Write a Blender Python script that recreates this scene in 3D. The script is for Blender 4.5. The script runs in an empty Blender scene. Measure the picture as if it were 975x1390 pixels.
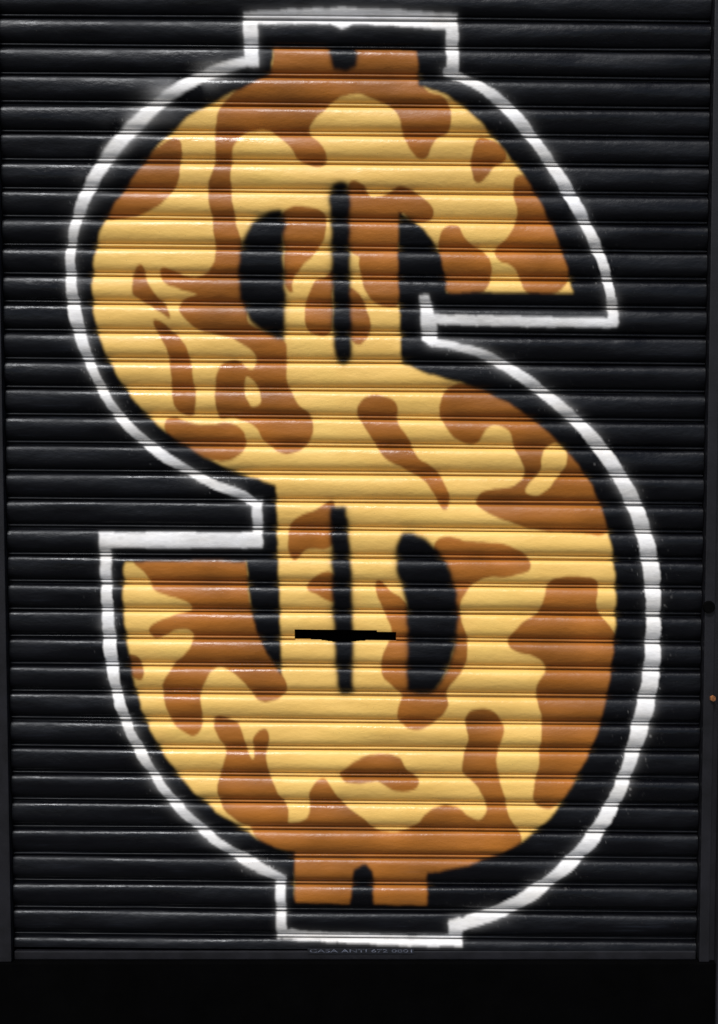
import bpy, bmesh, math, random
import numpy as np
random.seed(4); rng = np.random.default_rng(7)
S = bpy.context.scene; COL = S.collection
S.view_settings.view_transform = 'Standard'; S.view_settings.look = 'None'; S.view_settings.exposure = 0

# ---------------------------------------------------------------- camera
D, H, T, F = 4.2, 1.56, math.radians(3.95), 1995.0
cam = bpy.data.cameras.new('camera'); co = bpy.data.objects.new('camera', cam); COL.objects.link(co)
co.location = (0, -D, H); co.rotation_euler = (math.pi/2 - T, 0, 0)
cam.sensor_width = 36; cam.lens = 36*F/1390; cam.clip_end = 500; S.camera = co

def wall(u, v):                      # plan of the mural -> point on the shutter plane
    k = math.cos(T) + math.sin(T)*(695-v)/F
    s = D/k
    return s*(u-487.5)/F, H + s*(-math.sin(T) + math.cos(T)*(695-v)/F)
def plan(X, Z):                      # inverse, numpy
    dz = Z-H
    f = D*math.cos(T) - dz*math.sin(T); up = D*math.sin(T) + dz*math.cos(T)
    return 487.5 + F*X/f, 695 - F*up/f
ZB = wall(487, 1301)[1]              # underside of the shutter

# ---------------------------------------------------------------- materials
def new_mat(name):
    m = bpy.data.materials.new(name); m.use_nodes = True
    nt = m.node_tree; return m, nt, nt.nodes['Principled BSDF']
def N(nt, typ, **kw):
    n = nt.nodes.new(typ)
    for k, v in kw.items(): setattr(n, k, v)
    return n
def noise(nt, vec, scale, detail=3, rough=.55):
    n = N(nt, 'ShaderNodeTexNoise'); n.inputs['Scale'].default_value = scale
    n.inputs['Detail'].default_value = detail; n.inputs['Roughness'].default_value = rough
    if vec is not None: nt.links.new(vec, n.inputs['Vector'])
    return n.outputs['Fac']
def ramp(nt, fac, a, b, lo=0., hi=1.):
    n = N(nt, 'ShaderNodeMapRange'); nt.links.new(fac, n.inputs['Value'])
    for k, v in zip(('From Min', 'From Max', 'To Min', 'To Max'), (a, b, lo, hi)): n.inputs[k].default_value = v
    return n.outputs['Result']
def mapping(nt, scale):
    tc = N(nt, 'ShaderNodeTexCoord'); mp = N(nt, 'ShaderNodeMapping')
    mp.inputs['Scale'].default_value = scale; nt.links.new(tc.outputs['Object'], mp.inputs['Vector'])
    return mp.outputs['Vector']
def mixc(nt, fac, a, b, mode='MIX'):
    n = N(nt, 'ShaderNodeMix', data_type='RGBA', blend_type=mode)
    for i, v in ((0, fac), (6, a), (7, b)):
        if isinstance(v, (float, int)): n.inputs[i].default_value = v
        elif isinstance(v, tuple): n.inputs[i].default_value = v
        else: nt.links.new(v, n.inputs[i])
    return n.outputs[2]

def plain(name, col, rough=.6, var=.35, scale=9, bump=.15, spec=.5, metal=0):
    m, nt, b = new_mat(name)
    v = mapping(nt, (1, 1, 1))
    n1 = noise(nt, v, scale, 4); n2 = noise(nt, v, scale*14, 2)
    dark = tuple(c*(1-var) for c in col)+(1,); lite = tuple(min(1, c*(1+var)) for c in col)+(1,)
    nt.links.new(mixc(nt, ramp(nt, n1, .3, .7), dark, lite), b.inputs['Base Color'])
    nt.links.new(ramp(nt, n2, .3, .7, max(0, rough-.1), min(1, rough+.1)), b.inputs['Roughness'])
    b.inputs['Specular IOR Level'].default_value = spec; b.inputs['Metallic'].default_value = metal
    if bump:
        bp = N(nt, 'ShaderNodeBump'); bp.inputs['Strength'].default_value = bump; bp.inputs['Distance'].default_value = .002
        nt.links.new(n2, bp.inputs['Height']); nt.links.new(bp.outputs['Normal'], b.inputs['Normal'])
    return m

def shutter_material():
    m, nt, b = new_mat('spray_painted_metal')
    at = N(nt, 'ShaderNodeAttribute', attribute_name='paint')
    v = mapping(nt, (1, 1, 1)); vl = mapping(nt, (.6, 1, 30))
    base = at.outputs['Color']; cov = at.outputs['Alpha']
    streak = noise(nt, vl, 5, 4, .7); patch = noise(nt, mapping(nt, (.8, 1, 2)), 5, 4, .6)
    c = mixc(nt, 1., base, mixc(nt, ramp(nt, patch, .3, .7), (.90, .87, .82, 1), (1.04, 1.04, 1.05, 1)), 'MULTIPLY')
    dm = N(nt, 'ShaderNodeMath', operation='MULTIPLY'); nt.links.new(ramp(nt, streak, .52, .76, 0, .08), dm.inputs[0]); nt.links.new(ramp(nt, patch, .52, .68, 0, 1), dm.inputs[1])
    c = mixc(nt, dm.outputs[0], c, (.16, .20, .30, 1))
    vo = N(nt, 'ShaderNodeTexVoronoi'); vo.inputs['Scale'].default_value = 38; nt.links.new(v, vo.inputs['Vector'])
    chips = ramp(nt, vo.outputs['Distance'], .03, .055, .4, 0)
    c = mixc(nt, chips, c, (.08, .07, .06, 1))
    nt.links.new(c, b.inputs['Base Color'])
    r = ramp(nt, patch, .36, .64, .24, .52)
    mr = N(nt, 'ShaderNodeMath', operation='MULTIPLY_ADD'); nt.links.new(cov, mr.inputs[0]); mr.inputs[1].default_value = -.02
    nt.links.new(r, mr.inputs[2]); nt.links.new(mr.outputs[0], b.inputs['Roughness'])
    nt.links.new(ramp(nt, cov, 0, 1, .25, .38), b.inputs['Specular IOR Level'])
    b.inputs['Specular Tint'].default_value = (.88, .93, 1, 1)
    bp = N(nt, 'ShaderNodeBump'); bp.inputs['Strength'].default_value = .5; bp.inputs['Distance'].default_value = .0035
    nt.links.new(noise(nt, mapping(nt, (1, 1, 2.2)), 24, 4, .62), bp.inputs['Height'])
    nt.links.new(bp.outputs['Normal'], b.inputs['Normal'])
    return m

M_sh = shutter_material()
M_rail = plain('rail_paint', (.009, .009, .012), .45, .4, 14, .15, .35)
M_wall = plain('dark_render', (.012, .011, .015), .75, .4, 6, .5, .3)
M_step = plain('black_stone', (.0008, .0008, .0009), .85, .4, 10, 0, .03)
M_pave = plain('paving', (.09, .088, .085), .85, .25, 3, 0)
M_black = plain('slot_black', (.0012, .0012, .0012), .9, .1, 10, 0, .05)
M_stick = plain('sticker_film', (.012, .013, .017), .5, .3, 40, .1, .3)
M_ink = plain('sticker_ink', (.11, .12, .16), .5, .9, 90)
M_rust = plain('rusty_steel', (.30, .11, .03), .8, .5, 60, .6)

# ---------------------------------------------------------------- the mural plan
W_, H_ = 990, 1330; OX, OY = 8, 8           # raster with margins
def curve(pts, closed=True, n=9):
    P = [np.array(p[:2], float) for p in pts]; C = [len(p) > 2 for p in pts]; L = len(P)
    def tan(i):
        if C[i]: return np.zeros(2)
        if not closed and (i == 0 or i == L-1): return np.zeros(2)
        d = P[(i+1) % L]-P[i-1]; l = np.hypot(*d); return d/l if l else d
    out = []
    for i in range(L if closed else L-1):
        a, b = P[i], P[(i+1) % L]; s = np.hypot(*(b-a)); ta, tb = tan(i)*s, tan((i+1) % L)*s
        for k in range(n):
            t = k/n
            out.append((2*t**3-3*t**2+1)*a+(t**3-2*t**2+t)*ta+(-2*t**3+3*t**2)*b+(t**3-t**2)*tb)
    if not closed: out.append(P[-1])
    return np.array(out)
def fill(pts, n=7, wob=1.2):
    q = curve(pts, True, n)
    if wob:
        q = q + np.stack([np.sin(q[:, 1]*.19+q[:, 0]*.05)+.6*np.sin(q[:, 1]*.43), np.sin(q[:, 0]*.17+q[:, 1]*.07)+.6*np.sin(q[:, 0]*.39)], 1)*wob*.7
    q = q+np.array([OX, OY])
    x0, y0 = np.maximum(np.floor(q.min(0)).astype(int)-1, 0); x1, y1 = np.ceil(q.max(0)).astype(int)+2
    x1 = min(x1, W_); y1 = min(y1, H_)
    gx, gy = np.meshgrid(np.arange(x0, x1)+.0, np.arange(y0, y1)+.013)
    ins = np.zeros(gx.shape, bool)
    for i in range(len(q)):
        (ax, ay), (bx, by) = q[i-1], q[i]
        if ay == by: continue
        c = (gy > min(ay, by)) & (gy <= max(ay, by))
        ins ^= c & (gx < (bx-ax)*(gy-ay)/(by-ay)+ax)
    m = np.zeros((H_, W_), np.float32); m[y0:y1, x0:x1] = ins
    return m
def blur(a, sx, sy=None):
    sy = sx if sy is None else sy
    for ax, s in ((1, sx), (0, sy)):
        if s < .3: continue
        r = int(3*s)+1; k = np.exp(-.5*(np.arange(-r, r+1)/s)**2); k /= k.sum()
        pad = [(0, 0), (0, 0)]; pad[ax] = (r, r); p = np.pad(a, pad, mode='edge'); o = np.zeros_like(a)
        for i, w in enumerate(k): o += w*(p[:, i:i+a.shape[1]] if ax == 1 else p[i:i+a.shape[0], :])
        a = o
    return a
def stroke(pts, n=8):                     # points (x, y, width[, corner])
    pp = [(p[0], p[1], 1) if len(p) > 3 else (p[0], p[1]) for p in pts]
    q = curve(pp, False, n)+np.array([OX, OY])
    w = np.interp(np.arange(len(q))/n, np.arange(len(pts)), [p[2] for p in pts])
    dist = np.full((H_, W_), 60., np.float32)
    for i in range(len(q)-1):
        a, b = q[i], q[i+1]; wi = (w[i]+w[i+1])/4
        x0, y0 = np.maximum(np.minimum(a, b).astype(int)-40, 0); x1, y1 = np.maximum(a, b).astype(int)+41
        gx, gy = np.meshgrid(np.arange(x0, min(x1, W_)), np.arange(y0, min(y1, H_)))
        if gx.size == 0: continue
        d = b-a; L2 = max(d@d, 1e-6); t = np.clip(((gx-a[0])*d[0]+(gy-a[1])*d[1])/L2, 0, 1)
        dd = np.hypot(gx-a[0]-t*d[0], gy-a[1]-t*d[1])-wi
        v = dist[y0:y0+gx.shape[0], x0:x0+gx.shape[1]]; np.minimum(v, dd, out=v)
    return dist

GOLD = [(372,65,1),(566,70,1),(568,118,1),(605,130),(640,155),(680,200),(715,245),(745,300),(765,350),(777,397,1),
        (607,397,1),(603,365),(590,330),(565,302),(541,288,1),(540,340),(541,400),(543,450),(545,493,1),(590,511),(640,525),(690,548),(735,580),
        (775,620),(803,660),(822,710),(833,770),(835,840),(830,900),(822,950),(808,1000),(785,1050),(750,1105),(710,1140),(670,1162),
        (620,1177),(579,1184,1),(580,1229,1),(508,1228,1),(507,1182,1),(493,1172),(480,1180,1),(475,1227,1),(401,1225,1),(400,1157,1),(370,1147),(315,1115),
        (270,1080),(235,1040),(205,990),(187,940),(175,880),(168,820),(170,763,1),(335,763,1),(337,800),(346,850),(365,892),(383,917,1),
        (381,830),(378,763),(377,700),(375,657,1),(320,640),(270,615),(225,585),(185,545),(155,500),(135,455),(127,410),(128,360),
        (137,315),(155,280),(180,245),(210,205),(250,165),(290,140),(335,118),(369,100,1)]
HOLES = [
 [(383,287),(355,293),(335,315),(325,350),(324,385),(332,420),(352,447),(387,463,1),(388,400),(385,340)],
 [(450,252),(471,250),(475,300),(476,400),(478,470),(475,489),(464,495),(454,482),(451,400),(449,320)],
 [(448,688,1),(470,686,1),(475,730),(479,800),(480,940,1),(461,944,1),(455,900),(450,780)],
 [(545,725),(570,727),(597,750),(615,785),(622,825),(620,870),(608,910),(590,938),(565,943),(553,935),(553,870),(549,810),(538,770)],
 [(446,56,1),(484,56,1),(485,90,1),(470,98),(450,92,1)]]
BROWN = [
 [(366,60,1),(572,60,1),(572,118),(600,132),(608,150),(606,175),(590,188),(576,214),(554,196),(543,170),(536,148),(515,135),(487,128),(458,134),
  (438,150),(422,168),(424,184),(442,203),(437,223),(413,221),(394,198),(368,178),(335,180),(320,200),(316,240),(319,290),(328,325),(330,396),
  (290,399),(245,393),(218,382),(218,365),(250,375),(276,371),(292,348),(290,310),(284,260),(294,215),(297,182),(300,150),(332,112),(366,95)],
 [(241,186),(246,215),(238,250),(207,285),(148,299),(136,287),(178,235),(213,198)],
 [(187,360),(198,386),(232,430),(206,416),(188,404),(181,396)],
 [(246,408),(285,396),(330,394),(340,438),(386,465),(390,510),(404,545),(424,572),(416,606),(390,618),(360,604),(344,580),(320,567),(296,564),(299,498),(322,486),(344,500),(350,480),(318,457),(272,447),(250,432)],
 [(208,436),(230,448),(252,470),(263,508),(261,560),(240,556),(233,515),(222,470)],
 [(222,572),(270,576),(320,578),(329,608),(300,626),(258,612)],
 [(385,288),(436,288),(440,318),(426,346),(404,368),(390,396),(384,340)],
 [(414,410),(447,366),(455,400),(452,452),(422,452)],
 [(472,250),(494,252),(502,268),(524,264),(545,253),(570,265),(585,294),(560,302),(544,290),(541,334),(520,348),(474,340)],
 [(496,340),(541,335),(542,410),(515,412),(495,385)],
 [(476,392),(498,410),(504,446),(490,466),(477,458)],
 [(596,320),(620,308),(636,328),(660,348),(666,378),(650,398),(604,396)],
 [(674,342),(690,325),(702,300),(694,262),(700,241),(724,248),(752,300),(770,345),(774,375),(752,400),(720,399),(700,368),(676,356)],
 [(648,192),(664,186),(690,212),(668,230),(650,248),(642,226)],
 [(512,536),(536,546),(542,572),(557,600),(564,620),(594,645),(607,692),(582,663),(554,640),(522,622),(502,590),(485,562),(490,543)],
 [(600,541),(618,522),(650,524),(700,548),(742,580),(780,618),(808,658),(830,720),(780,726),(722,720),(686,708),(648,684),(655,666),(696,658),(712,638),(700,612),(690,584),(666,579),(642,602),(620,594),(600,570)],
 [(586,738),(640,736),(690,743),(722,768),(700,784),(655,788),(636,802),(626,830),(634,870),(628,905),(606,938),(608,958),(572,987),(540,978),(546,945),(590,935),(616,870),(612,780)],
 [(731,832),(748,788),(780,782),(814,790),(814,825),(842,880),(836,940),(818,1000),(790,1050),(756,1096),(722,1086),(733,1030),(737,980),(729,933),(742,905),(728,890),(692,878),(704,850)],
 [(636,966),(664,959),(681,986),(674,1030),(682,1070),(690,1108),(706,1135),(697,1155),(640,1185),(590,1190),(588,1240,1),(395,1240,1),(395,1160),(360,1146),(345,1120),(392,1118),(419,1108),(422,1074),(444,1059),(462,1085),(492,1106),(522,1130),(560,1122),(590,1098),(622,1096),(648,1114),(660,1100),(650,1070),(626,1045),(632,1000)],
 [(464,1050),(500,1026),(542,1027),(554,1045),(571,1063),(546,1074),(512,1058),(474,1061)],
 [(293,978),(320,982),(334,1020),(344,1030),(342,1000),(362,990),(362,1035),(374,1072),(392,1106),(380,1130),(340,1124),(310,1100),(298,1064),(304,1020)],
 [(184,758),(337,760,1),(340,810),(350,850),(366,888),(388,934),(352,949),(330,924),(302,906),(284,916),(274,942),(276,988),(262,1001),(238,986),(228,960),(222,930),(238,903),(258,884),(260,862),(245,857),(214,869),(205,852),(238,838),(262,826),(240,813),(210,804),(200,788)],
 [(173,890),(190,894),(195,920),(179,914)],
 [(397,712),(428,690),(452,682),(452,740),(416,746),(398,759)],
 [(418,793),(452,778),(456,814),(434,808)],
 [(512,792),(530,804),(552,822),(558,944),(524,925),(520,895),(531,862),(516,825)],
]
YELLOW = [   # yellow islands over the brown
 [(756,600),(772,618),(754,652),(722,674),(712,664),(732,636),(738,612)],
 [(404,368),(424,350),(446,346),(448,370),(424,384),(404,400),(394,388)],
 [(332,512),(350,522),(352,548),(338,548)],
]
OUT = [     # sprayed curves
 [(607,98,12),(650,117,14),(690,148,16),(730,197,14),(770,258,17),(800,315,16),(822,370,13),(832,420,12)],
 [(585,464,10),(650,479,12),(700,506,14),(750,543,14),(800,590,17),(840,645,19),(868,705,21),(883,770,22),(887,840,18),(883,920,20),(868,990,22),(842,1068,19),(803,1138,18),(752,1190,17),(690,1232,19),(622,1256,15)],
 [(384,1193,11),(340,1170,15),(290,1138,12),(240,1092,14),(206,1045,12),(175,988,11),(157,930,13),(148,860,16),(145,790,12)],
 [(347,684,9),(330,673,12),(280,652,11),(220,617,13),(165,568,12),(130,510,14),(106,440,16),(97,380,14),(98,330,13),(111,280,17),(142,220,19),(182,172,18),(232,128,13),(290,98,17),(343,82,13)],
]
BARS = [    # straight sprayed strokes with square corners
 [(330,16,1),(400,13,1),(465,11,1),(540,14,1),(621,19,1),(623,104,1),(615,110,1),(607,100,1),(605,40,1),(530,35,1),(480,32,1),(464,40,1),(448,32,1),(350,32,1),(351,92,1),(333,90,1)],
 [(824,402,1),(837,404,1),(840,437,1),(836,445,1),(700,443,1),(592,440,1),(594,459,1),(588,471,1),(573,462,1),(570,402,1),(583,400,1),(589,427,1),(700,430,1),(825,432,1)],
 [(135,723,1),(355,723,1),(356,744,1),(151,744,1),(152,800,1),(138,800,1)],
 [(343,682,1),(356,678,1),(357,740,1),(343,740,1)],
 [(374,1186,1),(387,1188,1),(389,1261,1),(430,1265,1),(560,1271,1),(609,1270,1),(610,1249,1),(627,1246,1),(628,1283,1),(560,1283,1),(430,1277,1),(376,1274,1)]]
gold = fill(GOLD, 7, 1.)
hole = np.zeros_like(gold)
for h in HOLES: hole = np.maximum(hole, fill(h, 7, 1.3))
brown = np.zeros_like(gold)
for p in BROWN: brown = np.maximum(brown, fill(p, 7, .8))
for p in YELLOW: brown *= 1-fill(p)
dist = np.full((H_, W_), 60., np.float32)
for s in OUT: dist = np.minimum(dist, stroke(s))
bars = np.zeros_like(gold)
for p in BARS: bars = np.maximum(bars, fill(p, 10, .9))
sm = lambda a, b, x: (lambda t: t*t*(3-2*t))(np.clip((x-a)/(b-a), 0, 1))
nz = blur(rng.standard_normal((H_, W_)).astype(np.float32), 4, 1.5); nz /= nz.std()
nm = blur(rng.standard_normal((H_, W_)).astype(np.float32), 12, 12); nm /= nm.std()
nq = blur(rng.standard_normal((H_, W_)).astype(np.float32), 18, 18); nq /= nq.std()
nb = blur(rng.standard_normal((H_, W_)).astype(np.float32), 26); nb /= nb.std()
speck = np.clip(blur(rng.standard_normal((H_, W_)).astype(np.float32), .8)*3.5-2.6, 0, 1)   # spatter grain
brown = sm(.25, .6, blur(brown, 1.8))
gyy, gxx = np.mgrid[0:H_, 0:W_]
soft = np.exp(-(((gxx-220)/170.)**2+((gyy-170)/130.)**2))+.7*np.exp(-(((gxx-480)/260.)**2+((gyy-20)/40.)**2))   # sprayed from further away here
dist = dist+nz*.3+nb*.9+nm*.35
white_hit = np.maximum(1-sm(-1, 1, dist), bars)
halo = (.08+.22*soft)*np.exp(-np.maximum(dist, 0)/(4.+4*soft))*np.clip(1+nm*.8, 0, 2.5)+(.07+.2*soft)*blur(bars, 5)+speck*.35*np.exp(-np.maximum(dist, 0)/8.)
white = np.maximum(1-sm(-1.8-1.5*soft, 1.6+1.5*soft, dist), blur(bars, 1.1))*np.clip(1.-.06*np.abs(nz)-.07*np.maximum(nm, 0), .72, 1)
white = np.clip(white+halo*(1-white), 0, 1)
hs = np.clip(blur(hole, 2.0), 0, 1)
gold_s = blur(gold, 1.5)*(1-hs)*(1-np.clip(.34*blur(hole, 6)*(1+.6*nm), 0, .6)); brown_s = blur(brown, .9)
gold_s = gold_s*(1-.5*speck*np.clip(blur(hole, 7)+.8*(1-blur(gold, 8)), 0, 1))
gold = gold*(1-hole)
gold_w = blur(gold, 5, 2.5); brown_w = blur(brown, 2, 1.2); white_w = blur(white, 4, 2)

def samp(img, u, v):
    x = np.clip(u+OX, 0, W_-2.001); y = np.clip(v+OY, 0, H_-2.001)
    xi = x.astype(int); yi = y.astype(int); fx = x-xi; fy = y-yi
    return (img[yi, xi]*(1-fx)+img[yi, xi+1]*fx)*(1-fy)+(img[yi+1, xi]*(1-fx)+img[yi+1, xi+1]*fx)*fy

# ---------------------------------------------------------------- curtain geometry
zt = wall(487, 67)[1]; zb = wall(487, 1275)[1]; PITCH = (zt-zb)/32; TILT = -.009
XL = -1.008; XR = .985
PROF = [(0,-3.5),(.008,-1.0),(.020,2.2),(.038,4.8),(.065,7.3),(.10,9.5),(.15,11.5),(.21,13.0),(.28,14.0),(.36,14.5),(.44,14.4),(.52,13.8),(.59,12.5),(.65,10.7),(.70,8.6),(.75,5.9),
        (.79,3.2),(.815,1.0),(.83,-2.6),(.868,-4.0),(.872,-.8),(.880,1.8),(.895,2.8),(.93,2.2),(.943,1.2),(.950,-3.0),(.985,-5.0)]
nsl = 32+6+2
rows_z = []; rows_d = []; rows_g = []
sj = rng.standard_normal(80)*.0011
for k in range(nsl):
    for v, d in PROF:
        z = zt+6*PITCH-(k+v)*PITCH
        if z < ZB+.024: break
        rows_z.append(z); rows_d.append((d-8)/1000+sj[k]); rows_g.append(v)
rows_z = np.array(rows_z); rows_d = np.array(rows_d); rows_g = np.array(rows_g)
NR = len(rows_z); NC = 900
xs = np.linspace(XL, XR, NC)
X, Z = np.meshgrid(xs, rows_z)
dep = np.repeat(rows_d[:, None], NC, 1)
slat = np.floor((zt+6*PITCH-rows_z)/PITCH+1e-6).astype(int)
ph = rng.uniform(0, 6.28, (80, 3)); am = rng.uniform(.3, 1., (80, 3))
for i, fr in enumerate((1.3, 3.1, 6.7)):
    dep = dep + (am[slat, i]*.0011/(i+1))[:, None]*np.sin(xs[None, :]*fr+ph[slat, i][:, None])
gg = np.clip(rows_g/.83, 0, 1)
dep = dep + ((np.sin(gg*math.pi)**2)*.0016*(rows_g < .83))[:, None]*np.sin(xs[None, :]*(2.2+am[slat, 1][:, None]*4)+ph[slat, 2][:, None])
dep = dep + ((np.sin(gg*2*math.pi))*.0012*(rows_g < .83))[:, None]*np.sin(xs[None, :]*(3+am[slat, 2][:, None]*6)+ph[slat, 0][:, None])
Z = Z+TILT*X + (am[slat, 0]*.0018)[:, None]*np.sin(xs[None, :]*2.1+ph[slat, 1][:, None])
dents = [(300, 560, .05, .004), (700, 830, .07, .004), (880, 330, .05, .006), (90, 700, .06, .005), (520, 1010, .05, .003), (60, 1150, .05, .006), (640, 1245, .05, .003), (840, 60, .07, .005), (900, 610, .05, .005), (70, 200, .06, .005), (200, 1230, .05, .004)]
for _ in range(60):
    dents.append((rng.uniform(0, 960), rng.uniform(0, 1280), rng.uniform(.012, .035), rng.uniform(-.0012, .0022)))
for (u, v, r, a) in dents:
    x, z = wall(u, v)
    i0, i1 = np.searchsorted(-rows_z, [-(z+r*2.5), -(z-r*2.5)])
    Xs, Zs = X[i0:i1], Z[i0:i1]
    dep[i0:i1] -= a*np.exp(-((Xs-x)**2/(r*1.6)**2+(Zs-z)**2/(r*.55)**2))
Y = -dep
def grad(A):
    return np.gradient(A, axis=0), np.gradient(A, axis=1)
Zr, Zc = grad(Z); Yr, Yc = grad(Y); Xr, Xc = grad(X)
nx = Yc*Zr-Zc*Yr; ny = Zc*Xr-Xc*Zr; nz_ = Xc*Yr-Yc*Xr
ln = np.sqrt(nx**2+ny**2+nz_**2); sg = np.where(ny > 0, -1, 1); nx, ny, nz_ = nx/ln*sg, ny/ln*sg, nz_/ln*sg
u, v = plan(X, Z)
g = rows_g
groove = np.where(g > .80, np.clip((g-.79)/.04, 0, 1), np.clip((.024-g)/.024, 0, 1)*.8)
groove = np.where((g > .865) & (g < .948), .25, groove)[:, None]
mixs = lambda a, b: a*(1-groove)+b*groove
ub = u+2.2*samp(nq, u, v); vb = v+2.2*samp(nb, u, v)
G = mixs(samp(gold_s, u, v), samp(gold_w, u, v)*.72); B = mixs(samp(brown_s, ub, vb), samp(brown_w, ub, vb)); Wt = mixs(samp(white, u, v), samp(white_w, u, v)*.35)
n2 = samp(nb, u, v)[..., None]; n3 = samp(nm, u, v)[..., None]
blk = np.array([.0020, .0021, .0036]); yel = np.array([.94, .60, .165]); brn = np.array([.41, .145, .021]); wht = np.array([.95, .95, .96])
tone = (1+rng.uniform(-.12, .10, 80))[slat][:, None, None]
c = np.ones(X.shape+(3,))*blk
gcol = yel*(1+.035*n2)*(1-B[..., None])+brn*tone*(1+.10*n2+.07*n3)*B[..., None]
c = c*(1-G[..., None])+gcol*G[..., None]
c = c*(1-Wt[..., None])+wht*Wt[..., None]
rgba = np.concatenate([np.clip(c, 0, .95), np.clip(G+Wt, 0, 1)[..., None]], 2).astype(np.float32)
uc = (u[:-1, :-1]+u[1:, 1:])/2; vc = (v[:-1, :-1]+v[1:, 1:])/2
cls = np.zeros(uc.shape, int)
cls[samp(gold, uc, vc) > .5] = 1
cls[samp(white_hit, uc, vc) > .5] = 2
sag = 3*np.exp(-((uc-462)/28)**2)
slot = (uc > 400) & (uc < 538) & (vc > 856-sag*.6+(uc-469)*.012) & (vc < 869+sag+(uc-469)*.020)
cls[slot] = 3
idx = np.arange(NR*NC).reshape(NR, NC)
quads = np.stack([idx[:-1, :-1], idx[1:, :-1], idx[1:, 1:], idx[:-1, 1:]], -1)
P = np.stack([X, Y, Z], -1).reshape(-1, 3).astype(np.float32); NRM = np.stack([nx, ny, nz_], -1).reshape(-1, 3).astype(np.float32)
RG = rgba.reshape(-1, 4)
def sheet(name, q, parent):
    used, inv = np.unique(q.ravel(), return_inverse=True)
    me = bpy.data.meshes.new(name); nf = len(q)
    me.vertices.add(len(used)); me.vertices.foreach_set('co', P[used].ravel())
    me.loops.add(nf*4); me.loops.foreach_set('vertex_index', inv.ravel().astype(np.int32))
    me.polygons.add(nf); me.polygons.foreach_set('loop_start', np.arange(0, nf*4, 4, dtype=np.int32))
    me.update(calc_edges=True)
    at = me.attributes.new('paint', 'FLOAT_COLOR', 'POINT'); at.data.foreach_set('color', RG[used].ravel())
    me.polygons.foreach_set('use_smooth', np.ones(nf, bool))
    me.materials.append(M_sh)
    me.normals_split_custom_set_from_vertices(NRM[used].tolist())
    o = bpy.data.objects.new(name, me); COL.objects.link(o); o.parent = parent
    return o

# ---------------------------------------------------------------- helpers for the rest
def empty(name, loc=(0, 0, 0)):
    o = bpy.data.objects.new(name, None); COL.objects.link(o); o.location = loc; o.empty_display_size = .1; return o
def tag(o, label=None, cat=None, group=None, kind=None):
    for k, x in (('label', label), ('category', cat), ('group', group), ('kind', kind)):
        if x: o[k] = x
    return o
def mesh(name, bm, m, parent=None, bevel=0):
    if bevel: bmesh.ops.bevel(bm, geom=bm.edges[:], offset=bevel, segments=2, affect='EDGES', profile=.6)
    me = bpy.data.meshes.new(name); bm.to_mesh(me); bm.free(); me.materials.append(m)
    o = bpy.data.objects.new(name, me); COL.objects.link(o); o.parent = parent; return o
def box(bm, a, b):
    r = bmesh.ops.create_cube(bm, size=1)['verts']
    for w in r: w.co = [(a[i]+b[i])/2+w.co[i]*(b[i]-a[i]) for i in range(3)]
    return r
ZTOP = rows_z.max()

sh = empty('roller_shutter')
tag(sh, 'black corrugated metal roller shutter spray painted with a gold dollar sign in a white outline', 'roller shutter')
curt = sheet('curtain', quads[cls == 0], sh)
ds = sheet('painted_dollar_sign', quads[cls == 1], curt); ds['label'] = 'yellow and brown camouflage dollar sign'
wo = sheet('painted_outline', quads[cls == 2], curt); wo['label'] = 'white sprayed outline around the dollar sign'

x0, z0 = wall(396, 880); x1, z1 = wall(542, 848)
bm = bmesh.new(); box(bm, (x0, .017, z0), (x1, .09, z1))
for f in [f for f in bm.faces if f.normal.y < -.9]: bm.faces.remove(f)
bmesh.ops.reverse_faces(bm, faces=bm.faces[:])
mesh('mail_slot', bm, M_black, sh)['label'] = 'narrow black letter slot cut through the slats'

def rail(xa, xb, s):
    bm = bmesh.new()
    box(bm, (xa, -.030, ZB), (xb, .055, ZTOP))
    return mesh('guide_rail', bm, M_rail, sh, .003)
xa = wall(19, 1300)[0]
rail(xa-.055, xa, -1)['label'] = 'left guide rail'
xb = wall(946, 1300)[0]
r = rail(xb, xb+.030, 1); r['label'] = 'right guide rail with a dark lock and a rusty bolt'
bm = bmesh.new(); box(bm, (xb+.0305, -.016, ZB), (xb+.048, .055, ZTOP)); mesh('rail_lip', bm, M_rail, r, .002)
def stud(name, px, py, rad, y, m, seg):
    bx, bz = wall(px, py)
    bm = bmesh.new(); bmesh.ops.create_cone(bm, cap_ends=True, segments=seg, radius1=rad, radius2=rad*.88, depth=.010)
    for w in bm.verts: w.co = (bx+w.co.x, y-w.co.z, bz+w.co.y)
    return mesh(name, bm, m, r)
stud('rusty_bolt', 964, 945, .009, -.034, M_rust, 6)
stud('lock', 959, 822, .018, -.035, M_black, 20)
bm = bmesh.new(); box(bm, (XL+.002, -.012, ZB+.0005), (XR-.002, .012, ZB+.026)); mesh('bottom_bar', bm, M_rail, sh, .003)
sx0, sz0 = wall(418, 1292); sx1, sz1 = wall(562, 1285)
yf = -.0150
bm = bmesh.new(); box(bm, (sx0, yf+.0004, sz0), (sx1, yf+.0026, sz1)); st = mesh('sticker', bm, M_stick, sh)
st['label'] = 'small worn sticker with a phone number'
cu = bpy.data.curves.new('t', 'FONT'); cu.body = 'CASA ANTI 672 0801'; cu.size = .013; cu.align_x = 'LEFT'
to = bpy.data.objects.new('t', cu); COL.objects.link(to); bpy.context.view_layer.update()
me = bpy.data.meshes.new_from_object(to); bpy.data.objects.remove(to)
tx = [w.co.x for w in me.vertices]; sc = (sx1-sx0-.012)/(max(tx)-min(tx))
for w in me.vertices: w.co = (sx0+.006+(w.co.x-min(tx))*sc, yf, sz0+.004+w.co.y*1.0)
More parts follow.
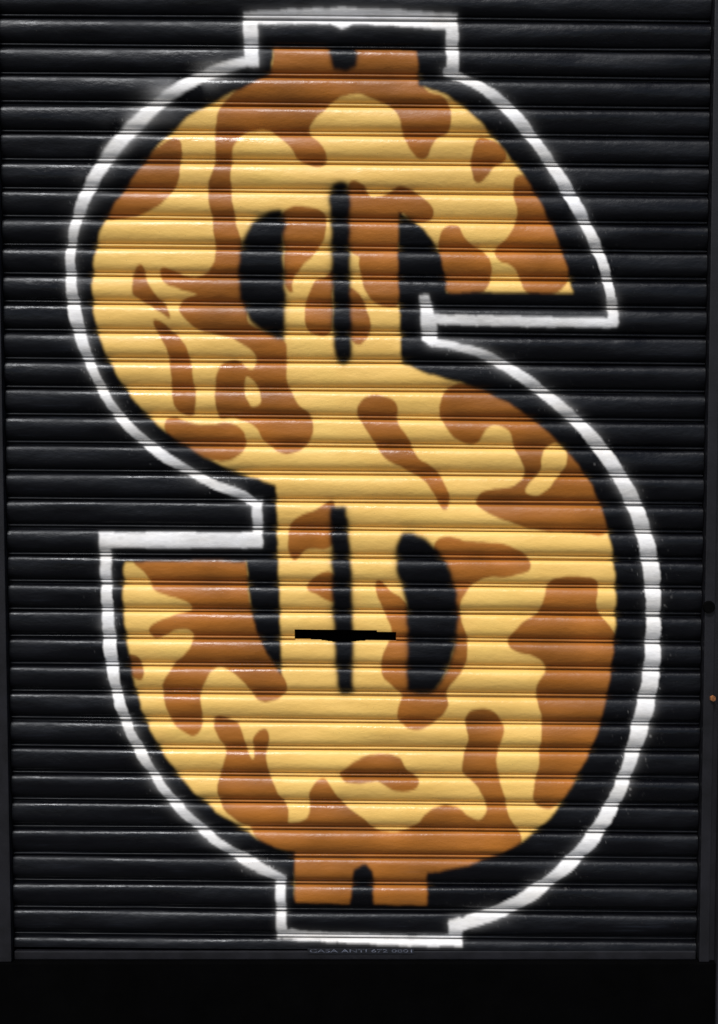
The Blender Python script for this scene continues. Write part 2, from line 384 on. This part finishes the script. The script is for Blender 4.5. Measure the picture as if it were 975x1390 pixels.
me.materials.clear(); me.materials.append(M_ink); lo = bpy.data.objects.new('lettering', me); COL.objects.link(lo); lo.parent = st

fac = empty('shop_wall'); tag(fac, 'dark painted shop wall on both sides of the roller shutter', 'wall')
bm = bmesh.new(); box(bm, (-2.6, -.045, -.30), (xa-.056, .3, 3.9)); mesh('pier', bm, M_wall, fac, .006)
bm = bmesh.new(); box(bm, (xb+.049, -.045, -.30), (2.6, .3, 3.9)); mesh('pier', bm, M_wall, fac, .006)
bm = bmesh.new(); box(bm, (xa-.055, -.05, ZTOP+.003), (xb+.048, .3, 3.9)); mesh('lintel', bm, M_wall, fac, .006)
bm = bmesh.new(); box(bm, (xa-.05, .12, ZB), (xb+.04, .125, ZTOP)); mesh('dark_interior', bm, M_black, fac)
stp = bmesh.new(); box(stp, (xa-.055, -.034, -.30), (xb+.048, .3, ZB-.001))
tag(mesh('door_step', stp, M_step, None, .004), 'black stone step directly beneath the roller shutter', 'step')
bm = bmesh.new(); bmesh.ops.create_grid(bm, x_segments=1, y_segments=1, size=60)
for w in bm.verts: w.co.z = -.304
tag(mesh('pavement', bm, M_pave), kind='structure')

# ---------------------------------------------------------------- light
w = bpy.data.worlds.new('World'); S.world = w; w.use_nodes = True; nt = w.node_tree
sky = nt.nodes.new('ShaderNodeTexSky'); sky.sky_type = 'NISHITA'; sky.sun_disc = False
EL, AZ = math.radians(54), math.radians(194)
sky.sun_elevation = EL; sky.sun_rotation = AZ; sky.air_density = 1.2; sky.dust_density = 2
nt.links.new(sky.outputs[0], nt.nodes['Background'].inputs[0]); nt.nodes['Background'].inputs[1].default_value = .08
sl = bpy.data.lights.new('sun', 'SUN'); sl.energy = 2.9; sl.angle = math.radians(12); sl.color = (1, .97, .93)
so = bpy.data.objects.new('sun', sl); COL.objects.link(so)
from mathutils import Vector
dv = Vector((math.sin(AZ)*math.cos(EL), math.cos(AZ)*math.cos(EL), math.sin(EL)))
so.rotation_euler = dv.to_track_quat('Z', 'Y').to_euler()
